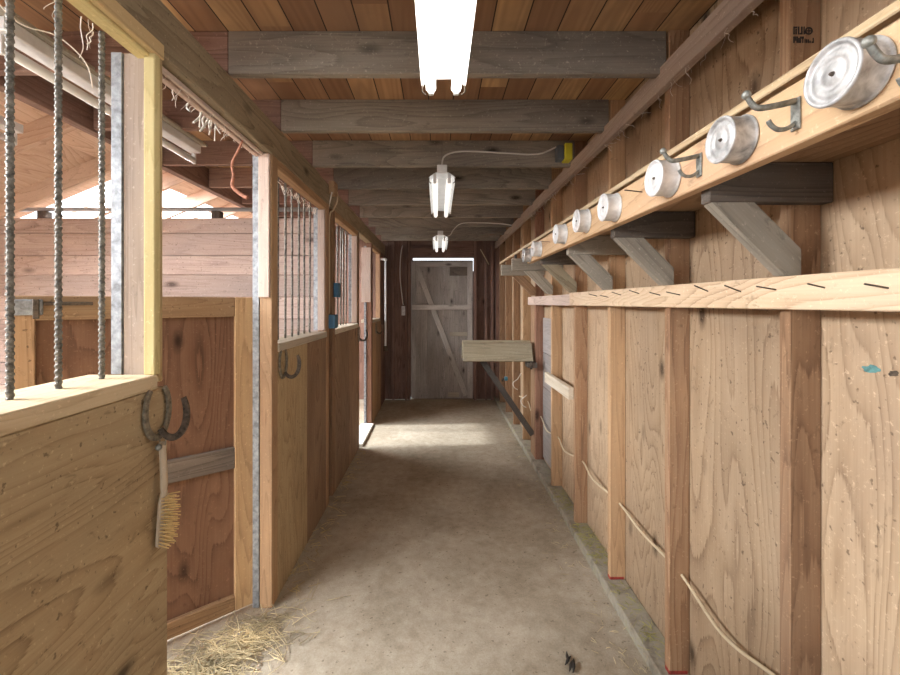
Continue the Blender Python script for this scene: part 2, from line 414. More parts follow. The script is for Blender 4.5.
# ------------------------------------------------------------------ shelf with hook board
XF = .70
sh = thing('wall_shelf', (.9, 2, 1.92), 'long bracketed wall shelf with a golden front board carrying tins and hooks', 'shelf')
bd('front_board', XF, XF+.036, -.9, 3.3, 1.96, 2.082, 'fascia', sh)
bd('top_strip', .775, .80, -.9, 5.3, 2.142, 2.164, 'ledge', sh)
for y in (-.5, .45, 1.5, 2.6, 3.7, 4.25): bd('spacer', .78, .80, y, y+.05, 2.0552, 2.1418, 'darkgrey', sh)
bd('shelf_board', XF+.068, XW-.002, -.9, 4.32, 2.037, 2.055, 'ply_brown', sh, axis=1)
arm_ys = [ys[i] for i in (2, 3, 4, 5, 6, 7, 8, 9)]
for k, y in enumerate(arm_ys):
    xa = .742 if y < 3.2 else .64
    key = ['darkgrey', 'darkgrey', 'darkgrey', 'darkgrey', 'grey', 'darkgrey', 'grey', 'grey'][k]
    bd('bracket_arm', xa, XW-.002, y-.039, y-.0005, 1.926 if k < 6 else 1.93, 2.036, key, sh)
    # diagonal strut, flat face towards the aisle end
    z1 = 1.727 if y < 4.6 else 1.7
    a = Vector((.775, y-.020, 1.926)); b = Vector((.975, y-.020, 1.726))
    d = (b-a).normalized(); w = .082
    nrm = Vector((-d.z, 0, d.x))            # in plane, up and right
    if nrm.z < 0: nrm = -nrm
    lo0 = a - d*.0; bm = bmesh.new()
    # polygon in xz: cut level under the arm and plumb against the stud
    t = w/abs(d.z)      # level cut width
    tv = w/abs(d.x)
    xlo = .75
    poly = [(xlo, 1.9255), (xlo+t, 1.9255)]
    sl = d.z/d.x
    xs_ = XS-.001
    poly += [(xs_, 1.9255+sl*(xs_-xlo-t)), (xs_, 1.728)] if True else []
    # lower edge meets the nail board top
    xe = xlo+(1.726-1.9255)/sl
    if xe < xs_: poly += [(xe, 1.726)]
    poly[3] = (xs_, 1.726)
    if xe >= xs_: poly = poly[:3]+[(xs_, 1.9255+sl*(xs_-xlo))]
    vs = [bm.verts.new((p[0], 0, p[1])) for p in poly]
    f = bm.faces.new(vs)
    ex = bmesh.ops.extrude_face_region(bm, geom=[f])
    bmesh.ops.translate(bm, vec=(0, .038, 0), verts=[e for e in ex['geom'] if isinstance(e, bmesh.types.BMVert)])
    bmesh.ops.recalc_face_normals(bm, faces=bm.faces[:])
    o = Vector((.87, y-.038, 1.83))
    bmesh.ops.translate(bm, vec=-Vector((.87, 0, 1.83)), verts=bm.verts)
    ang = math.atan2(-d.z, d.x)
    bmesh.ops.rotate(bm, cent=(0,0,0), matrix=Matrix.Rotation(-ang, 3, 'Y'), verts=bm.verts)
    so = link('strut', mesh_from(bm, 'strut'), wood(['grey', 'grey', 'grey', 'grey', 'grey', 'saddle', 'grey', 'stud'][k], 0), sh, o, (0, ang, 0))

# tins
def tin_mesh(r=.054, d=.056):
    prof = [(r+.001, .001), (r+.003, .001), (r+.0035, .004), (r+.001, .006), (r-.001, .009), (r-.001, d-.007), (r+.001, d-.004), (r, d-.001), (r-.003, d),
            (r-.006, d-.001), (r-.0075, d-.006), (r-.014, d-.006), (r-.0155, d-.0045), (r-.026, d-.0045), (r-.0275, d-.0062), (r-.036, d-.0062), (r-.037, d-.005), (0, d-.005)]
    return lathe_mesh('tin', prof)
tm = tin_mesh()
tins = [(.693, 2.028, 'tin_grey', .95, 'largest-looking grey tin on the shelf front, beside the first double hook at its near end'),
        (.967, 2.025, 'tin_grey', .95, 'second tin on the shelf front, grey sided with a shiny face between two hooks'),
        (1.261, 2.024, 'tin_white', .98, 'third tin on the shelf front, between a hook and a lone nail'),
        (1.649, 2.025, 'tin_white', .98, 'fourth round white tin along the golden shelf front'),
        (1.967, 2.034, 'tin_white', .97, 'fifth round white tin along the golden shelf front'),
        (2.315, 2.03, 'tin_white', .97, 'sixth round white tin along the golden shelf front'),
        (2.87, 2.02, 'tin_white', .96, 'seventh white tin, just before the last on the shelf front'),
        (3.187, 2.012, 'tin_grey', .96, 'last small tin at the far end of the shelf front')]
bmn = bmesh.new(); tube_bm(bmn, [(0,0,0), (-.004,0,0), (-.006,0,0)], .0045, 10, lambda t: 1-.5*t); nail_me = mesh_from(bmn, 'nail_head', True); nail_me.materials.append(M['nail'])
for i, (y, z, mk, s, lab) in enumerate(tins):
    o = bpy.data.objects.new('tin_can', tm if i == 0 else tm.copy()); COL.objects.link(o)
    o.data.materials.clear(); o.data.materials.append(M[mk])
    o.location = (XF-.0005, y, z); o.scale = (s, s, s); o.rotation_euler = (R.uniform(0, 6), 0, 0)
    tag(o, lab, 'tin', 'round tins nailed along the shelf front')
    c = bpy.data.objects.new('nail_head', nail_me); COL.objects.link(c); c.parent = o; c.location = (-.0505, 0, 0)
# hooks
def make_hook(y, zt, label):
    t = thing('bridle_hook', (XF, y, zt), label, 'hook', 'bridle hooks on the shelf front')
    bm = box_bm(.004, .022, .062, .0012)
    link('base_plate', mesh_from(bm, 'base_plate'), M['hook'], t, (XF-.0025, y, zt-.026))
    tube('upper_arm', [(XF-.002, y, zt), (XF-.035, y, zt-.008), (XF-.074, y, zt-.014), (XF-.088, y+.001, zt-.004), (XF-.097, y+.001, zt+.010)], .0058, M['hook'], t, 10, 5, lambda u: 1.1-.2*u)
    bm = bmesh.new(); bmesh.ops.create_uvsphere(bm, u_segments=12, v_segments=8, radius=.0085)
    link('knob', mesh_from(bm, 'knob', True), M['hook'], t, (XF-.098, y+.001, zt+.012))
    tube('lower_hook', [(XF-.002, y, zt-.042), (XF-.018, y, zt-.053), (XF-.036, y, zt-.056), (XF-.05, y, zt-.048), (XF-.056, y, zt-.038)], .0045, M['hook'], t, 10, 5)
    return t
make_hook(.586, 2.003, 'grey double hook nearest the near end of the shelf front, before the first tin')
make_hook(.819, 2.044, 'grey double hook between the first and second tins on the shelf front')
make_hook(1.122, 2.044, 'grey double hook between the second and third tins on the shelf front')
for y, lab in ((1.44, 'thin nail sticking out of the shelf front between third and fourth tins'), (2.62, 'bent nail sticking out of the shelf front before the seventh tin'),):
    tag(tube('long_nail', [(XF+.004, y, 2.03), (XF-.03, y, 2.034), (XF-.062, y-.004, 2.036)], .002, M['nail'], None, 6), lab, 'nail')

# ------------------------------------------------------------------ block between studs, cable, saddle rack
tag(bd('timber_block', .957, .9945, 3.08, 3.77, .94, 1.03, 'sill'), 'short pale timber block nailed across two studs', 'timber block')
pts = []
for i, y in enumerate(ys):
    if y < -.5 or y > 5.2: continue
    pts += [(1.05, y+.02, .49+.012*math.sin(i*2.1)), (1.025+.012*math.sin(i*1.7), y+.33, .465+.03*math.sin(i*1.3+.5))]
tag(tube('electric_cable', pts, .0062, M['cable'], None, 8, 8), 'cream cable running low along the right wall through the studs', 'cable')
for y, z in ((5.0, .72), (5.62, .70), (4.9, .36)):
    pass

sr = thing('saddle_rack', (.6, 4.3, 1.0), 'wooden saddle rack jutting from the right wall into the aisle', 'saddle rack')
bd('ridge_board', .255, .955, 4.335, 4.425, 1.238, 1.258, 'saddle', sr)
bar2('side_board', (.255, 4.275, 1.148), (.96, 4.275, 1.148), .02, .195, 'saddle', sr, up=(0, .48, .88))
bar2('side_board', (.255, 4.485, 1.148), (.96, 4.485, 1.148), .02, .195, 'saddle', sr, up=(0, -.48, .88))
bd('arm', .30, .994, 4.36, 4.40, 1.04, 1.235, 'stud', sr)
bar2('brace', (.46, 4.38, 1.05), (.985, 4.38, .28), .038, .06, 'darkgrey', sr)
bd('cleat', .90, .994, 4.20, 4.335, 1.0, 1.05, 'darkgrey', sr)
tube('hinge_pin', [(.93, 4.19, 1.07), (.93, 4.19, .99)], .012, M['iron'], sr, 10)
# small things low on the far right wall
t = thing('hose_fitting', (.99, 6.0, .55), 'small teal hose fitting low on the far right wall', 'hose fitting')
bm = bmesh.new(); tube_bm(bm, [(.992, 6.0, .57), (.95, 6.0, .57)], .03, 12)
bmesh.ops.translate(bm, vec=(-.97, -6.0, -.57), verts=bm.verts)
link('cap', mesh_from(bm, 'cap', True), plain('teal_plastic', (70,130,150), .4), t, (.97, 6.0, .57))
tube('stub', [(.94, 6.0, .57), (.925, 6.0, .56), (.92, 6.0, .53)], .012, M['iron'], t, 8)
for y, z, lab in ((5.45, .62, 'pale cable loop hanging on a far stud, farther from the camera'), (4.93, .52, 'pale cable loop hanging on the stud beside the saddle rack')):
    tag(tube('cable_loop', [(1.08, y+.01, z+.12), (1.03, y-.02, z+.05), (.97, y-.03, z), (.985, y-.03, z-.06), (1.03, y-.02, z-.09)], .006, M['cable_white'], None, 8), lab, 'cable')

# ------------------------------------------------------------------ ceiling and joists
bmc = box_bm(2.06+1.1, YE-YR, .02, 0)
ce = struct(link('ceiling', mesh_from(bmc, 'ceiling'), M['deck'], None, ((-2.06+1.1)/2, (YE+YR)/2, 2.834)), 'orange brown deck boards above the joists', 'ceiling')
jy = [1.81+.61*j for j in range(-7, 9)]
for j, y in enumerate(jy):
    if y < YR+.1 or y > YE-.05: continue
    dz = R.uniform(-.006, .006)
    bd('joist', -.905, .985, y, y+.04, 2.642+dz, 2.8235, 'joist' if j < 11 else 'joist', ce)
    bd('joist', -1.99, -.907, y+.002, y+.042, 2.655+dz, 2.8235, 'joist_red', ce)
# ------------------------------------------------------------------ left side: beam and posts
XL = -.90
wl = struct(empty('wall_left', (XL, 3, 0)), 'heavy weathered beam and posts along the stalls', 'wall')
bd('beam', -.99, XL, YR, 3.2, 2.46, 2.636, 'beam', wl, .005)
bd('beam', -.985, XL-.004, 3.202, YE, 2.46, 2.632, 'beam', wl, .005)
bd('post', -1.02, -.935, 1.36, 1.398, -.005, 2.46, 'rail_top', wl)
bd('post', -.968, XL, 2.277, 2.36, -.005, 2.46, 'stud_gold', wl)
bd('post', -.968, XL, 3.39, 3.47, -.005, 2.46, 'stud', wl)
bd('post', -.968, XL-.004, 3.60, 3.69, -.005, 2.46, 'stud', wl)
bd('infill', -.985, XL-.03, 3.4705, 3.5995, -.005, 2.46, 'endstud', wl)
bd('post', -.968, XL, 4.72, 4.80, -.005, 2.46, 'stud', wl)
bd('post', -.968, XL, 5.68, 5.78, -.005, 2.46, 'stud_red', wl)
bd('post', -.968, XL, 6.52, 6.60, -.005, 2.46, 'stud', wl)
bd('post', -.968, XL, .0, .085, -.005, 2.46, 'stud', wl)
bd('post', -.968, XL, -1.6, -1.5, -.005, 2.46, 'stud', wl)
# pale stop boards and galvanised edges on the posts
def edge_strip(y, x0, z0, z1, w=.034):
    o = bd('metal_edge', x0, x0+w, y-.004, y+.03, z0, z1, None, wl, .001, mat=M['galv']); o['label'] = 'galvanised metal edge'
    # perforations
    return o
edge_strip(1.36, -1.056, 1.42, 2.46)
edge_strip(2.277, -1.004, 0, 2.46)
edge_strip(3.39, -1.004, 1.43, 2.42)
edge_strip(4.72, -1.004, 1.43, 2.42)
edge_strip(5.672, -1.00, 0, 2.42, .03)
bd('stop_board', -.967, -.908, 2.257, 2.2765, 1.68, 2.455, 'pink', wl)
bd('stop_board', -.967, -.910, 3.372, 3.3895, 1.43, 2.40, 'pink', wl)
bd('stop_board', -.967, -.908, 4.70, 4.7195, 1.43, 2.40, 'pink', wl)
bd('stop_board', -1.03, -.906, 5.655, 5.671, 1.66, 2.40, 'pink', wl)
# double door track under the beam in the first opening
bd('track', -.955, -.938, 1.40, 2.255, 2.442, 2.4595, 'pink', wl); bd('track', -.985, -.962, 1.40, 2.255, 2.436, 2.4595, 'pink', wl)

# ------------------------------------------------------------------ rebar
def rebar_mesh(length, r=.0068, n=14, per=.0165, step=.0022):
    bm = bmesh.new(); rings = []; N = int(length/step)
    for i in range(N+1):
        z = length*i/N; ring = []
        for k in range(n):
            a = 2*PI*k/n
            ph = ((z/per) + (k/n if k < n/2 else 1-k/n)) % 1
            rr_ = r + (.0019 if ph < .42 else 0)
            ring.append(bm.verts.new((math.cos(a)*rr_, math.sin(a)*rr_, z)))
        rings.append(ring)
    for a, b in zip(rings, rings[1:]):
        for k in range(n): bm.faces.new((a[k], a[(k+1) % n], b[(k+1) % n], b[k]))
    bm.faces.new(rings[0][::-1]); bm.faces.new(rings[-1])
    return mesh_from(bm, 'bar', False)
def thinbar_mesh(length, r=.0075):
    bm = bmesh.new(); tube_bm(bm, [(0,0,z*length/20) for z in range(21)], r, 10, lambda t: 1+.06*math.sin(t*160)); return mesh_from(bm, 'bar', True)

# near stall front ---------------------------------------------------
sf = thing('stall_barrier', (XL-.05, .6, 0), 'near stall front with tan plywood half wall under ribbed steel bars', 'stall barrier', 'stall fronts along the left side')
bd('plywood_panel', XL-.022, XL-.002, .088, 1.402, -.01, 1.374, 'ply_left', sf, .004, axis=1)
bd('plywood_panel', XL-.022, XL-.002, -1.497, -.003, -.01, 1.374, 'ply_left', sf, .004, axis=1)
bd('sill', -1.12, XL+.004, .088, 1.345, 1.375, 1.421, 'ledge', sf, .004)
bd('sill', -1.12, XL+.004, -1.497, -.003, 1.375, 1.421, 'ledge', sf, .004)
bd('jamb_trim', -.934, XL+.002, 1.331, 1.3585, 1.4215, 2.455, 'yellow', sf)
bd('jamb_trim', -.928, XL, 1.3595, 1.374, 1.395, 2.455, 'tan', sf)
bd('header_trim', -.962, XL-.016, .09, 1.345, 2.4315, 2.4585, 'yellow', sf)
bd('header_trim', XL-.0155, XL+.006, .09, 1.374, 2.4415, 2.4925, 'tan', sf)
bar_me = rebar_mesh(2.47-1.419); bar_me.materials.append(M['rebar'])
for k, y in enumerate((.21, .34, .47, .60, .735, .868, .996, 1.123, 1.268)):
    b = bpy.data.objects.new('bar', bar_me); COL.objects.link(b); b.parent = sf
    b.location = Vector((-1.015, y, 1.419 if k < 8 else 1.417))-Vector(sf.location); b.rotation_euler = (0, 0, R.uniform(0, 6))
for k in range(10):
    b = bpy.data.objects.new('bar', bar_me); COL.objects.link(b); b.parent = sf
    b.location = Vector((-1.015, -1.4+.13*k, 1.419))-Vector(sf.location)
tin_bar = thinbar_mesh(2.44-1.42); tin_bar.materials.append(M['rebar'])
def stall_front(y0, y1, label, seams, keys, sillz=1.42, nb=None, first=None):
    t = thing('stall_barrier', (XL-.05, (y0+y1)/2, 0), label, 'stall barrier', 'stall fronts along the left side')
    e = [y0]+seams+[y1]
    for (a, b), k in zip(zip(e, e[1:]), keys):
        bd('plywood_panel', XL-.022, XL-.003, a+.001, b-.001, -.01, sillz-.046, k, t, .003, axis=2)
    bd('sill', -1.06, XL+.006, y0+.001, y1-.001, sillz-.045, sillz, 'sill', t, .004)
    bd('header_trim', -.96, XL-.002, y0+.001, y1-.001, 2.405, 2.4595, 'stud_gold', t)
    y = y0+.10 if first is None else first
    while y < y1-.06:
        b = bpy.data.objects.new('bar', tin_bar); COL.objects.link(b); b.parent = t
        b.location = Vector((-1.0, y, sillz-.002))-Vector(t.location); b.rotation_euler = (R.uniform(-.006, .006), R.uniform(-.004, .004), 0)
        y += .13
    return t
stall_front(2.36, 3.39, 'stall front with thin bars beside the blue electrical boxes', [2.90], ['ply_left', 'ply_brown'], first=2.36)
stall_front(3.69, 4.72, 'middle stall front with thin bars just beyond the blue electrical boxes', [4.28], ['ply_brown', 'ply_brown'])
stall_front(5.78, 6.52, 'last short stall front beside the far end wall', [6.15], ['stud_gold', 'ply_brown'])
bd('end_panel', XL-.03, XL-.004, 6.602, YE-.002, 0, 2.459, 'endwall', wl, axis=2)

# ------------------------------------------------------------------ first stall door, standing ajar
hx, hy = -1.022, 2.30
ang = math.atan2(-.637, -.771)
dr = thing('stall_door', (hx, hy, .02), 'brown plywood stall half door standing ajar behind the near panel', 'stall door')
dr.rotation_euler = (0, 0, ang)
def dl(name, u0, u1, v0, v1, z0, z1, key, axis=None, parent=dr, bev=.003, mat=None):
    s = (u1-u0, v1-v0, z1-z0); ax = axis if axis is not None else s.index(max(s))
    o = bpy.data.objects.new(name, mesh_from(box_bm(*s, bev), name)); o.data.materials.append(mat or wood(key, ax)); COL.objects.link(o)
    o.parent = parent; o.location = ((u0+u1)/2, (v0+v1)/2, (z0+z1)/2-(.02 if parent is dr else 0)); return o
L = .93
# v positive is the aisle side for this orientation (checked below)
V0, V1 = .0, .032
dl('plywood_panel', .02, L-.02, -.014, -.001, .03, 1.66, 'doorply', 2)
dl('stile', 0, .09, V0, V1, .022, 1.68, 'gold')
dl('stile', L-.075, L, V0, V1, .022, 1.60, 'doorframe')
dl('rail', .0905, L, V0, V1-.002, 1.578, 1.68, 'doorframe')
dl('rail', .0905, L-.0755, V0, V1-.004, .775, .885, 'darkgrey')
dl('rail', .0905, L-.0755, V0, V1-.002, .022, .10, 'doorframe')
la = dl('latch', L-.10, L-.01, V1, V1+.02, 1.60, 1.665, None, mat=M['galv'], bev=.004)
for nm, u0, u1, v0, v1, z0, z1 in (('latch_arm', L-.26, L-.10, V1+.004, V1+.018, 1.640, 1.655), ('latch_lever', L-.09, L-.07, V1+.0205, V1+.036, 1.585, 1.665)):
    o = dl(nm, u0, u1, v0, v1, z0-.02, z1-.02, None, mat=M['iron'], bev=.002, parent=la); o.location -= la.location

# ------------------------------------------------------------------ stall divider beyond the first stall
YD = 3.45
sd = thing('stall_divider', (-2.4, YD, 0), 'pinkish grey board wall between the two stalls', 'stall divider')
z = .02; hs = []
tops = [2.348, 2.222, 2.04, 1.88, 1.70, 1.52, 1.34, 1.16, .98, .80, .62, .44, .26, .02]
for zt, zb in zip(tops, tops[1:]):
    bd('board', -4.38, -.987, YD+R.uniform(-.003, .003), YD+.038, zb+.002, zt-.001, 'divider', sd, .004)
bd('divider_post', -2.9, -2.81, YD+.041, YD+.13, 0, 2.35, 'stud', sd)
# grey pipe above the divider
pr = thing('pipe_rail', (-2.2, 3.52, 2.35), 'grey pipe running level above the stall divider', 'pipe')
tube('pipe', [(-4.37, 3.55, 2.44), (-1.0, 3.55, 2.44)], .017, M['pipe'], pr, 12)
bd('support', -3.36, -3.29, 3.515, 3.585, 2.35, 2.4225, 'darkgrey', pr)
bd('support', -1.9, -1.83, 3.515, 3.585, 2.35, 2.4225, 'darkgrey', pr)

# ------------------------------------------------------------------ outer stall space: purlin, roof, outer wall, skylights
XO = -4.4
wo = struct(bd('wall_outer', XO-.03, XO, YR, YE, -.01, 2.2, 'roofwood', axis=2, bev=0), 'outer wall of the stalls', 'wall')
struct(bd('trim_2', -2.06, -2.0, YR, YE, 2.645, 2.823, 'joist_red'), 'long timber where the loft joists end over the stalls', 'beam')
def roof_z(x): return 3.14+.417*(x+2.0)
ra = math.atan(.417)
xa, xb = -4.5, -1.94
rf = struct(empty('roof', (-3.2, 2, roof_z(-3.2))), 'low sloping roof over the stalls', 'roof')
# roof deck in strips round the skylight sheets
sky_rows = [(.2, 1.5), (3.75, 6.6), (-2.4, -.6)]  # near-stall and rear sheets are added out of view as light sources
SX0, SX1 = -3.9, -2.75
def roof_strip(name, xa, xb, ya, yb, mat, th=.018):
    return bar2(name, (xa, (ya+yb)/2, roof_z(xa)), (xb, (ya+yb)/2, roof_z(xb)), yb-ya, th, None, rf, bev=0, mat=mat)
RW = wood('roofwood', 1)
roof_strip('deck', xa, SX0, YR, YE, RW); roof_strip('deck', SX1, xb, YR, YE, RW)
yy = YR
for a, b in sorted(sky_rows):
    roof_strip('deck', SX0, SX1, yy, a, RW); yy = b
    roof_strip('skylight', SX0+.002, SX1-.002, a, b, M['skylight'], .006)['label'] = 'bright translucent roof sheet'
roof_strip('deck', SX0, SX1, yy, YE, RW)
y = YR+.3
while y < YE:
    d = .07
    bar2('rafter', (xa+.05, y, roof_z(xa+.05)-d-.011), (xb, y, roof_z(xb)-d-.011), .04, .14, 'roofwood', rf); y += .61
struct(bd('trim_3', -2.0, -1.96, YR, YE, 2.8445, roof_z(-1.96)+.01, 'roofwood'), 'short boarding above the loft edge', 'trim')

# ------------------------------------------------------------------ strip lights
def fixture(name, x, y0, y1, z, label, cat, lit=False, wing=True, ns=2, w=.20):
    """two-tube fluorescent: white channel, flared reflector, tubes, sockets"""
    t = thing(name, (x, (y0+y1)/2, z), label, cat, 'fluorescent strip lights')
    bd('housing', x-.035, x+.035, y0, y1, z+.0245, z+.075, None, t, .004, mat=M['white'])
    if wing:
        bm = bmesh.new(); prof = [(-w/2, -.016), (-w/2+.010, -.004), (-.045, .02), (.045, .02), (w/2-.010, -.004), (w/2, -.016)]
        prof2 = [(a*.99, b+.004) for a, b in prof]
        ra_ = [[bm.verts.new((a, yy-(y0+y1)/2, b)) for a, b in prof] for yy in (y0+.01, y1-.01)]
        rb_ = [[bm.verts.new((a, yy-(y0+y1)/2, b)) for a, b in prof2] for yy in (y0+.01, y1-.01)]
        for k in range(len(prof)-1):
            bm.faces.new((ra_[0][k], ra_[0][k+1], ra_[1][k+1], ra_[1][k])); bm.faces.new((rb_[0][k], rb_[1][k], rb_[1][k+1], rb_[0][k+1]))
        for e in (0, 1):
            for k in range(len(prof)-1): bm.faces.new((ra_[e][k], rb_[e][k], rb_[e][k+1], ra_[e][k+1]))
        for k in (0, -1): bm.faces.new((ra_[0][k], ra_[1][k], rb_[1][k], rb_[0][k]))
        bmesh.ops.recalc_face_normals(bm, faces=bm.faces[:])
        rfl = link('reflector', mesh_from(bm, 'reflector'), M['white'], t, (x, (y0+y1)/2, z))
    xs = (-.05, .05) if ns == 2 else (0,)
    for dx in xs:
        tube('tube', [(x+dx, y0+.03, z-.026), (x+dx, (y0+y1)/2, z-.026), (x+dx, y1-.03, z-.026)], .019, lit or M['tube'], t, 14, 2)
        for yy in (y0+.012, y1-.030):
            bd('socket', x+dx-.011, x+dx+.011, yy, yy+.018, z-.048, z+.0195, None, t, .003, mat=M['white'])
    if wing:
        for yy in (y0+.015, y1-.025):
            for sgn in (-1, 1):
                tube('end_clip', [(x+sgn*(w/2-.004), yy, z-.012), (x+sgn*(w/2-.004), yy, z-.038), (x+sgn*(w/2-.018), yy, z-.05)], .003, M['iron'], rfl, 6)
    return t
f1 = fixture('strip_light', .022, .48, 1.70, 2.53, 'glowing white two-tube strip light hanging nearest overhead', 'strip light', M['tube_on'], w=.176)
f2 = fixture('strip_light', .028, 2.88, 4.10, 2.525, 'small dim strip light hanging in the middle of the aisle', 'strip light', M['tube_dim'], w=.185)
f3 = fixture('strip_light', .03, 5.2, 6.42, 2.47, 'smallest strip light, hanging near the far door', 'strip light', M['tube_dim'], w=.20)
for f, ya, yb, zt in ((f1, .70, 1.60, 2.75), (f2, 3.03, 3.64, 2.75), (f3, 5.48, 6.10, 2.75)):
    x, _, z = f.location
    for yy in (ya, yb):
        tube('hanger_wire', [(x, yy, z+.075), (x, yy, 2.82)], .0016, M['nail'], f, 6)
# stall strip lights
g1 = fixture('strip_light', -1.54, 1.46, 2.67, 2.575, 'dusty white strip light under the loft joists seen behind the bars', 'strip light', wing=False, ns=1)
bd('mounting_board', -1.60, -1.48, 1.44, 2.70, 2.6505, 2.668, 'grey', g1)
g2 = fixture('strip_light', -2.42, 1.2, 2.42, 2.60, 'white strip light hanging low under the stall roof behind the bars', 'strip light', wing=False, ns=1)
tube('hanger_wire', [(-2.42, 2.2, 2.675), (-2.41, 2.2, 2.98)], .003, M['twine'], g2, 6)
tube('hanger_wire', [(-2.42, 1.4, 2.675), (-2.41, 1.4, 2.98)], .003, M['twine'], g2, 6)

# feed cables and box on the ceiling
bx = thing('outlet_box', (.89, 3.0, 2.7), 'yellow and grey outlet box on a joist beside the right rail', 'outlet box')
yj = 3.03
bd('yellow_cover', .89, .945, 2.945, yj-.002, 2.655, 2.775, None, bx, .006, mat=M['yellow'])
bd('grey_body', .842, .8895, 2.955, yj-.002, 2.66, 2.765, None, bx, .006, mat=M['greyplastic'])
tag(tube('light_cord', [(.85, yj-.006, 2.772), (.72, yj-.007, 2.722), (.5, yj-.007, 2.728), (.25, yj-.007, 2.742), (.12, yj-.008, 2.735), (.045, yj-.02, 2.70), (.028, yj-.06, 2.63), (.028, yj-.07, 2.602)], .006, M['cable_white'], None, 8), 'white cord from the yellow box to the middle strip light', 'cord')
tag(tube('light_cord', [(.93, 5.30, 2.63), (.8, 5.35, 2.66), (.5, 5.44, 2.69), (.3, 5.45, 2.68), (.2, 5.45, 2.60), (.16, 5.42, 2.53), (.09, 5.40, 2.50), (.067, 5.38, 2.525)], .006, M['cable_white'], None, 8), 'white cord looping to the far strip light', 'cord')

# ------------------------------------------------------------------ electrical boxes on the left post
for (ya, yb, za, zb, xo, lab) in ((3.455, 3.565, 1.44, 1.552, .05, 'lower blue electrical box on the stall post, by the window sill'),
                                (3.61, 3.685, 1.70, 1.825, .045, 'upper blue electrical box with a black knob on the stall post')):
    bx = tag(bd('electrical_box', XL-.003+.004 if xo < .05 else XL-.028, XL+xo, ya, yb, za, zb, None, None, .004, mat=M['blue']), lab, 'electrical box', 'blue electrical boxes')
    if xo < .05:
        o = bd('switch_knob', XL+.008, XL+.03, yb, yb+.03, 1.775, 1.80, None, bx, .003, mat=M['black']); o['label'] = 'black knob'
    else:
        o = bd('cover_plate', XL+.008, XL+.046, yb, yb+.006, za+.012, zb-.012, None, bx, .002, mat=M['white']); o['label'] = 'white switch plate'
tag(bd('junction_box', XL+.0005, XL+.05, 3.45, 3.56, 2.55, 2.655, 'stud_gold', None, .004), 'small wooden box at the top of the wired post', 'box')
tag(tube('post_cable', [(XL+.02, 3.562, 2.62), (XL+.035, 3.60, 2.60), (XL+.03, 3.62, 2.53), (XL+.008, 3.575, 2.44), (XL-.018, 3.55, 2.36), (XL-.018, 3.55, 1.9), (XL-.018, 3.54, 1.56)], .007, M['cable'], None, 8), 'tan cable looping from the small wooden box down to the lower blue box', 'cable')
tag(tube('post_cable', [(XL+.03, 3.448, 2.56), (XL+.004, 3.49, 2.50), (XL-.018, 3.505, 2.40), (XL-.018, 3.51, 2.1), (XL-.018, 3.505, 1.56)], .006, M['cable_white'], None, 8), 'pale cable running straight down the wired post', 'cable')

# ------------------------------------------------------------------ horseshoe racks
def shoe_bm(bm, path, wdir, w=.021, t=.009):
    """flat bar swept along path; wdir(i) gives the width direction"""
    rings = []
    for i, p in enumerate(path):
        tg = (path[min(i+1, len(path)-1)]-path[max(i-1, 0)]).normalized()
        nz = wdir; sd_ = tg.cross(nz).normalized()
        u = i/(len(path)-1); ww = w*(1-.28*abs(2*u-1)**3)
        rings.append([bm.verts.new(p+sd_*ww/2*a+nz*t/2*b) for a, b in ((-1,-1), (1,-1), (1,.6), (.7,1), (-.7,1), (-1,.6))])
    for a, b in zip(rings, rings[1:]):
        for k in range(6): bm.faces.new((a[k], a[(k+1) % 6], b[(k+1) % 6], b[k]))
    bm.faces.new(rings[0][::-1]); bm.faces.new(rings[-1])
    bmesh.ops.recalc_face_normals(bm, faces=bm.faces[:])
def horseshoe_rack(y, zb, label, x=XL):
    t = thing('horseshoe_hook', (x, y, zb), label, 'horseshoe hook', 'horseshoe hooks along the stalls')
    # U in the wall plane, open at the top
    path = []
    for k in range(25):
        a = PI*(1.5) + (k-12)/12*PI*.80
        r_y = .056; r_z = .085
        path.append(Vector((.006, math.cos(a)*r_y, .085+math.sin(a)*r_z)))
    bm = bmesh.new(); shoe_bm(bm, path, Vector((1, 0, 0)))
    link('wall_shoe', mesh_from(bm, 'wall_shoe'), M['shoe'], t, (x, y, zb))
    path = []
    for k in range(17):
        a = PI*1.22 + k/16*PI*1.0
        path.append(Vector((.051+math.cos(a)*.047, 0, .078+math.sin(a)*.078)))
    bm = bmesh.new(); shoe_bm(bm, path, Vector((0, 1, 0)))
    o = link('hook_shoe', mesh_from(bm, 'hook_shoe'), M['iron'], t, (x, y, zb)); o['label'] = 'dark half shoe sticking out as a hook'
    return t
horseshoe_rack(1.338, 1.222, 'horseshoe hook on the near panel, holding the brush', XL+.002)
horseshoe_rack(2.43, 1.222, 'horseshoe hook under the bars beside the half door')
horseshoe_rack(4.76, 1.222, 'horseshoe hook on the post past the blue boxes')
horseshoe_rack(6.08, 1.21, 'horseshoe hook on the last stall front')

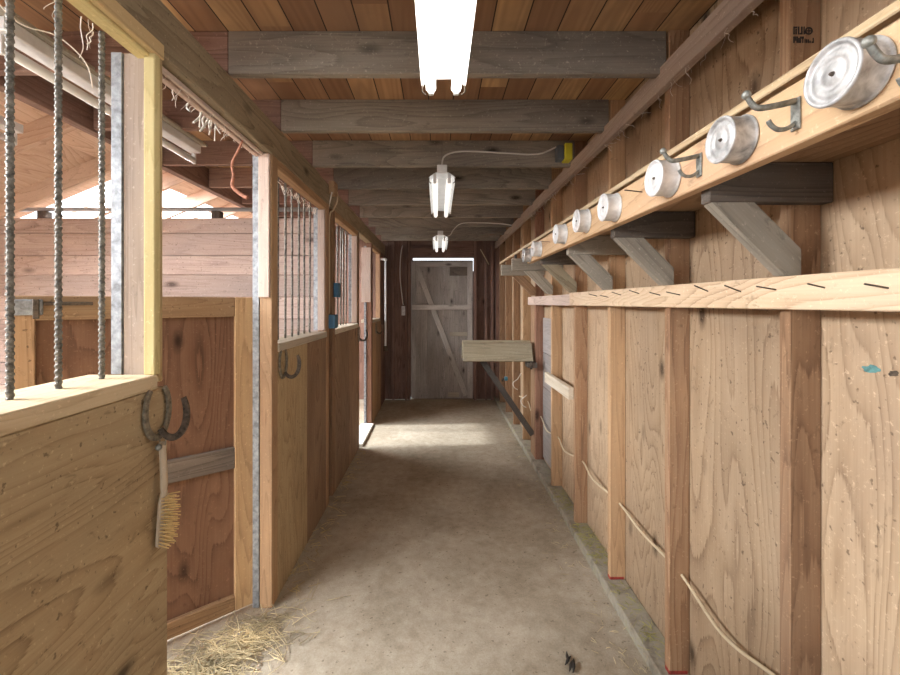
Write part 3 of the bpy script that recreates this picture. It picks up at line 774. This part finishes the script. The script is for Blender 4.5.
# brush hanging from the first rack
by = 1.345; bx_ = -.884
br = thing('grooming_brush', (bx_, by, .88), 'wooden brush with tan bristles hanging from the near horseshoe hook', 'brush')
bm = bmesh.new(); prof = []
for k in range(29):
    u = k/28; zz = -.335*u
    wd = .011+.004*math.sin(u*PI) if u < .46 else .012+.015*min(1, (u-.46)/.12)
    if u > .93: wd *= math.sqrt(max(0.02, 1-((u-.93)/.075)**2))
    if u < .04: wd *= .6+.4*u/.04
    xo = .007*math.sin(u*PI*1.1)-.004*max(0, (u-.45))
    th = .009 if u < .42 else .008
    prof.append((zz, wd, xo, th))
rings = []
for zz, wd, xo, th in prof:
    rings.append([bm.verts.new((xo+math.cos(2*PI*k/12)*th, math.sin(2*PI*k/12)*wd, zz)) for k in range(12)])
for a, b in zip(rings, rings[1:]):
    for k in range(12): bm.faces.new((a[k], b[k], b[(k+1) % 12], a[(k+1) % 12]))
bm.faces.new(rings[0]); bm.faces.new(rings[-1][::-1])
bmesh.ops.recalc_face_normals(bm, faces=bm.faces[:])
link('handle', mesh_from(bm, 'handle', True), wood('handle', 2), br, (bx_, by, 1.205))
bm = bmesh.new(); q = random.Random(4)
for r_ in range(14):
    for c_ in range(4):
        zz = -.335*(.52+.44*r_/13); yy = (-.018+.012*c_)
        xo = .007*math.sin((.52+.44*r_/13)*PI*1.1)-.004*(.07+.44*r_/13)
        p = Vector((xo+.004, yy, zz)); e = p+Vector((.034+.006*math.sin(PI*r_/13), q.uniform(-.004, .004), q.uniform(-.003, .003)+.004*(6.5-r_)/6.5))
        tube_bm(bm, [p, (p+e)/2, e], .0019, 5)
link('bristles', mesh_from(bm, 'bristles', True), M['bristle'], br, (bx_, by, 1.205))
rp = [Vector((bx_+.003+math.cos(a)*.010, by, 1.216+math.sin(a)*.026)) for a in [2*PI*k/16 for k in range(17)]]
tube('hanging_ring', rp, .0022, M['shoe'], br, 6, 2)
bm = bmesh.new(); bmesh.ops.create_uvsphere(bm, u_segments=12, v_segments=8, radius=.010)
link('toggle', mesh_from(bm, 'toggle', True), M['hook'], br, (bx_+.004, by-.022, 1.195))

# ------------------------------------------------------------------ end wall with the barn door
DX0, DX1, DZ = -.465, .61, 2.42
we = struct(empty('wall_end', (0, YE, 0)), 'dark board wall closing the far end of the aisle', 'wall')
def planks(xa, xb, za, zb, key, parent, y0, y1, w=.19):
    x = xa
    while x < xb-.01:
        e = min(x+w, xb); bd('board', x, e, y0, y1, za, zb, key, parent, 0, axis=2); x = e
planks(-4.4, DX0, 0, 2.86, 'endwall', we, YE, YE+.02, .2); planks(DX1, 1.12, 0, 2.86, 'endwall', we, YE, YE+.02, .2)
bd('header', DX0-.05, DX1+.05, YE-.04, YE-.001, 2.425, 2.60, 'endwall', we)
bd('board', DX0+.001, DX1-.001, YE, YE+.02, DZ, 2.86, 'endwall', we)
for x, k in ((-.78, 'endwall'), (-.56, 'endstud'), (DX0-.045, 'endwall'), (DX1+.004, 'endstud'), (.80, 'endwall'), (.90, 'endstud')):
    bd('stud', x, x+.04, YE-.09 if k == 'endstud' else YE-.06, YE-.002, 0, 2.82, k, we)
dd = struct(empty('door_1', (.07, YE, 0)), 'grey weathered plank door with a diagonal brace', 'door')
dy = YE+.03
xs_ = [DX0+.002, -.18, .10, .37, DX1-.008]
for a, b in zip(xs_, xs_[1:]):
    bd('plank', a, b-.0004, dy, dy+.022, .004, 2.385, 'doorplank', dd, .003, axis=2)
bd('stile', DX0+.013, DX0+.09, dy-.024, dy-.0005, .02, 2.35, 'barndoor', dd)
bd('stile', DX1-.105, DX1-.02, dy-.024, dy-.0005, .02, 2.35, 'barndoor', dd)
bd('rail', DX0+.091, DX1-.106, dy-.022, dy-.0005, 2.275, 2.35, 'barndoor', dd)
bd('rail', DX0+.02, DX1-.03, dy-.05, dy-.0255, 1.535, 1.62, 'barndoor', dd)
bar2('brace', (DX0+.11, dy-.012, 2.25), (DX1-.13, dy-.012, .06), .022, .085, 'barndoor', dd, up=(1, 0, .3))
bd('gap_light_block', DX0+.05, DX1+.03, dy+.024, dy+.05, -.02, .06, 'endwall', we)  # unseen boards added behind the door to block light through its gaps
bd('gap_light_block', DX0-.03, DX0+.03, dy+.024, dy+.05, .03, 2.45, 'endwall', we)
bd('gap_light_block', DX1-.03, DX1+.03, dy+.024, dy+.05, 0, 2.2, 'endwall', we)
bd('patch_board', .20, DX1-.107, dy-.020, dy-.0005, 2.12, 2.272, 'darkgrey', dd)
bd('patch_board', .20, DX1-.107, dy-.020, dy-.0005, 1.08, 1.15, 'grey', dd)
bd('patch_board', .17, .36, dy-.048, dy-.0245, .04, .12, 'grey', dd)
tag(tube('conduit', [(-.60, YE-.10, 2.62), (-.63, YE-.105, 2.45), (-.64, YE-.11, 2.1), (-.60, YE-.11, 1.7), (-.585, YE-.10, 1.62)], .008, M['cable_white'], None, 8), 'thin pale cable down the end wall beside the door', 'cable')
tag(bd('switch_box', -.615, -.555, YE-.125, YE-.091, 1.44, 1.60, None, None, .005, mat=M['whitedusty']), 'white switch box on the end wall left of the door', 'switch box')
tag(tube('wall_wire', [(.72, YE-.066, 2.56), (.80, YE-.07, 2.42), (.86, YE-.10, 2.30)], .008, M['cable'], None, 8), 'pale wire slanting down right of the far door', 'wire')
# white pipe near the end wall
pp = thing('water_pipe', (-.83, 6.62, .9), 'white upright pipe with an elbow beside the last stall front', 'pipe')
tube('riser', [(-.82, 6.56, 2.30), (-.82, 6.56, 1.6), (-.82, 6.56, .92)], .015, M['pvc'], pp, 12, 2)
tube('arm', [(-.82, 6.56, 2.335), (-.86, 6.56, 2.335), (-.9005, 6.56, 2.335)], .020, M['pvc'], pp, 12, 2)
bm = bmesh.new(); bmesh.ops.create_uvsphere(bm, u_segments=16, v_segments=10, radius=.026)
link('elbow', mesh_from(bm, 'elbow', True), M['pvc'], pp, (-.82, 6.56, 2.325))
tube('fitting', [(-.82, 6.56, .98), (-.82, 6.56, .90)], .034, M['iron'], pp, 12, 2)
# whitish board added to stand for sunlit floor in the second stall doorway
tag(bd('sunlit_floor_board', -1.04, -.865, 4.83, 5.66, -.004, .03, None, None, .004, mat=plain('sunlit_floor_white', (222,218,210), .7, noise=.15, nscale=12)), 'whitish board standing for sunlit floor in the far stall doorway', 'sunlit floor')

# rear wall behind the camera with an open doorway
wb = struct(empty('wall_rear', (0, YR, 0)), 'rear wall with open doorway', 'wall')
bd('board', -4.4, -.8, YR-.02, YR, 0, 2.86, 'endwall', wb, axis=2); bd('board', .8, 1.1, YR-.02, YR, 0, 2.86, 'endwall', wb, axis=2)
bd('board', -.8, .8, YR-.02, YR, 2.45, 2.86, 'endwall', wb)

# ------------------------------------------------------------------ hay, litter, cobwebs, rope
def straw(name, n, fn, mat, label, seed, lmin=.04, lmax=.15, w=.0017):
    q = random.Random(seed); bm = bmesh.new()
    for _ in range(n):
        x, y, z = fn(q); a = q.uniform(0, 2*PI); l = q.uniform(lmin, lmax); ti = q.gauss(0, .12)
        d = Vector((math.cos(a), math.sin(a), ti)); d2 = Vector((math.cos(a+q.uniform(-.5, .5)), math.sin(a+q.uniform(-.5, .5)), -abs(ti)*.5))
        p = Vector((x, y, z)); m_ = p+d*l*.5; e = m_+d2*l*.5
        for v in (m_, e):
            if v.z < .004: v.z = .004
        tube_bm(bm, [p, m_, e], w*q.uniform(.5, 1.2), 4)
    return tag(link(name, mesh_from(bm, name), mat), label, name.replace('_', ' '), kind='stuff')
def hayf(q):
    while True:
        u, v = q.gauss(0, .5), q.gauss(0, .5)
        x = -1.02+.26*u+.10*v; y = 1.93+.30*v+.12*u
        if x < -.90 and y > 2.26: continue
        # keep off the door
        if (x+1.022)*.637-(y-2.30)*.771 < .09 and x < -.98: continue
        if x < -.88 and y < 1.41: continue
        h = .022*math.exp(-(u*u+v*v)*1.2)
        return x, y, .004+q.random()*h
straw('hay_litter', 900, hayf, M['hay'], 'loose hay scattered on the floor in front of the half door', 11)
straw('straw_litter', 160, lambda q: (-.875+abs(q.gauss(0, .05)), q.uniform(2.38, 4.7), .004+q.random()*.006), M['straw'], 'thin straw bits along the foot of the left stalls', 12, .02, .09, .0016)
straw('straw_dust', 260, lambda q: (.94-abs(q.gauss(0, .10)), q.uniform(1.3, 5.5), .004+q.random()*.004), M['hay'], 'fine straw crumbs on the floor beside the right sill', 13, .01, .05, .0013)
straw('sill_chaff', 320, lambda q: (q.uniform(.965, 1.07), q.choice([q.uniform(2.55, 3.02), q.uniform(2.55, 3.02), q.uniform(1.9, 2.4), q.uniform(3.2, 3.6)]), .056+q.random()*.01), plain('chaff_green', (176,172,104), .9, noise=.3), 'greenish hay chaff on the right sill between studs', 14, .01, .05, .0014)
tag(blob('leaf', (.63, 1.86, .01), .03, .0, M['rubble'], None, 8), 'small dark dry leaf on the floor', 'leaf') if False else None
bm = bmesh.new(); q = random.Random(9)
for k in range(5):
    p = Vector((.58+q.uniform(-.03, .03), 1.92+q.uniform(-.05, .05), .006)); a = q.uniform(.6, 1.6)
    e = p+Vector((math.cos(a)*.05, math.sin(a)*.06, .006)); tube_bm(bm, [p, (p+e)/2+Vector((0, 0, .004)), e], .005, 6, lambda t: .4+1.2*math.sin(PI*t))
tag(link('dry_sprig', mesh_from(bm, 'dry_sprig', True), M['rubble']), 'dark dry sprig lying on the bare floor beside the right sill', 'sprig')

def cobweb(name, label, seed, gen, n, mat=M['web'], r=.0014):
    q = random.Random(seed); bm = bmesh.new()
    for _ in range(n):
        p, drop, sway = gen(q)
        p = Vector(p); pts = [p]; m_ = 5
        for k in range(1, m_):
            pts.append(p+Vector((sway[0]*k/m_+q.uniform(-.006, .006), sway[1]*k/m_+q.uniform(-.006, .006), -drop*k/m_)))
        tube_bm(bm, smooth_path(pts, 3), r*q.uniform(.5, 1.6), 4, lambda t: 1-.3*t)
    return tag(link(name, mesh_from(bm, name, True), mat), label, 'cobweb', kind='stuff')
cobweb('cobweb', 'dusty cobweb strands under the beam above the first stall doorway', 21,
       lambda q: ((q.uniform(-.985, -.95), q.uniform(1.42, 2.25), 2.458), q.choice([.02, .03, .04, .08]), (q.uniform(-.03, .01), q.uniform(-.06, .06))), 34, r=.0012)
cobweb('cobweb', 'dusty cobweb strands hanging over the near ribbed bars', 22,
       lambda q: ((q.uniform(-1.03, -.965), q.uniform(.85, 1.34), 2.455), q.choice([.02, .05, .08, .12]), (q.uniform(-.05, .03), q.uniform(-.05, .05))), 12, r=.0009)
cobweb('cobweb', 'wispy cobwebs under the rail on the right wall', 23,
       lambda q: ((q.uniform(.965, .993), q.uniform(.9, 4.5), 2.568), q.choice([.01, .02, .03, .06]), (q.uniform(-.01, .05), q.uniform(-.05, .05))), 60, r=.0009)
cobweb('cobweb', 'cobwebs over the thin bars beside the blue boxes', 24,
       lambda q: ((q.uniform(-1.01, -.965), q.uniform(2.4, 3.36), 2.402), q.choice([.02, .04, .07]), (q.uniform(-.01, .02), q.uniform(-.05, .05))), 50, r=.0018)
def catenary(name, pts, r, label):
    return tag(tube(name, pts, r, M['web'], None, 5, 5), label, 'cobweb')
catenary('cobweb_rope', [(-1.16, .96, 2.52), (-1.12, 1.02, 2.44), (-1.10, 1.10, 2.385), (-1.07, 1.18, 2.40), (-1.04, 1.24, 2.36), (-1.06, 1.29, 2.31)], .0018, 'thick dusty web strand sagging behind the near bars')
# twine scraps and orange rope in the stall doorway
bm = bmesh.new(); q = random.Random(31)
for k in range(9):
    y = q.uniform(1.66, 1.86); p = Vector((-.975, y, 2.455))
    tube_bm(bm, smooth_path([p, p+Vector((q.uniform(-.02, .0), q.uniform(-.02, .02), -.03)), p+Vector((q.uniform(-.03, .02), q.uniform(-.03, .03), -q.uniform(.05, .085)))], 4), .004*q.uniform(.6, 1.6), 6)
tag(link('twine_scraps', mesh_from(bm, 'twine_scraps', True), M['twine']), 'white twine scraps hanging under the beam in the stall doorway', 'twine', kind='stuff')
tag(tube('orange_rope', [(-.955, 2.06, 2.457), (-.972, 2.05, 2.40), (-1.005, 2.05, 2.33), (-.998, 2.05, 2.27), (-1.003, 2.05, 2.22), (-.96, 2.05, 2.18), (-.93, 2.05, 2.165)], .007, M['rope'], None, 8, 6, lambda t: .6+.9*t), 'frayed orange rope hanging beside the galvanised post', 'rope')

# ------------------------------------------------------------------ light
def area(name, loc, rot, sx, sy, power, col=(1, .98, .95)):
    l = bpy.data.lights.new(name, 'AREA'); l.shape = 'RECTANGLE'; l.size = sx; l.size_y = sy; l.energy = power; l.color = col
    o = bpy.data.objects.new(name, l); COL.objects.link(o); o.location = loc; o.rotation_euler = rot; return o
xm = (SX0+SX1)/2
for (a, b), pw in zip(sky_rows, (300, 280, 170)):
    area('skylight_fill', (xm, (a+b)/2, roof_z(xm)-.03), (0, -ra, 0), (SX1-SX0)*.95, (b-a)*.97, pw, (.95, .975, 1))  # area lamps added under the roof sheets to fill stalls and aisle
area('rear_fill', (0, YR-.1, 1.25), (PI/2, 0, 0), 1.5, 2.3, 30, (.97, .985, 1))  # lamp added outside the unseen rear opening to brighten camera-facing sides
sl = bpy.data.lights.new('sun', 'SUN'); sl.energy = 9; sl.angle = math.radians(2.5); sl.color = (1, .97, .92)
so = bpy.data.objects.new('sun', sl); COL.objects.link(so)
so.rotation_euler = Vector((-math.cos(math.radians(40))*.995, -.06, math.sin(math.radians(40)))).to_track_quat('Z', 'Y').to_euler()
w = bpy.data.worlds.new('sky'); S.world = w; w.use_nodes = True
bg = w.node_tree.nodes['Background']; bg.inputs[0].default_value = (.88, .94, 1, 1); bg.inputs[1].default_value = 1.6

# ------------------------------------------------------------------ camera
cam = bpy.data.cameras.new('camera'); co = bpy.data.objects.new('camera', cam); COL.objects.link(co)
co.location = (0, 0, 1.65); co.rotation_euler = (PI/2, 0, 0)
cam.sensor_width = 36; cam.lens = 420/900*36; cam.clip_start = .02
cam.shift_x = (450-438)/900; cam.shift_y = -(337.5-303)/900
S.camera = co
S.view_settings.view_transform = 'Standard'; S.view_settings.look = 'None'; S.view_settings.gamma = 1
S.view_settings.use_curve_mapping = False
S.view_settings.exposure = .36
S.cycles.diffuse_bounces = 8; S.cycles.max_bounces = 12; S.cycles.sample_clamp_indirect = 6
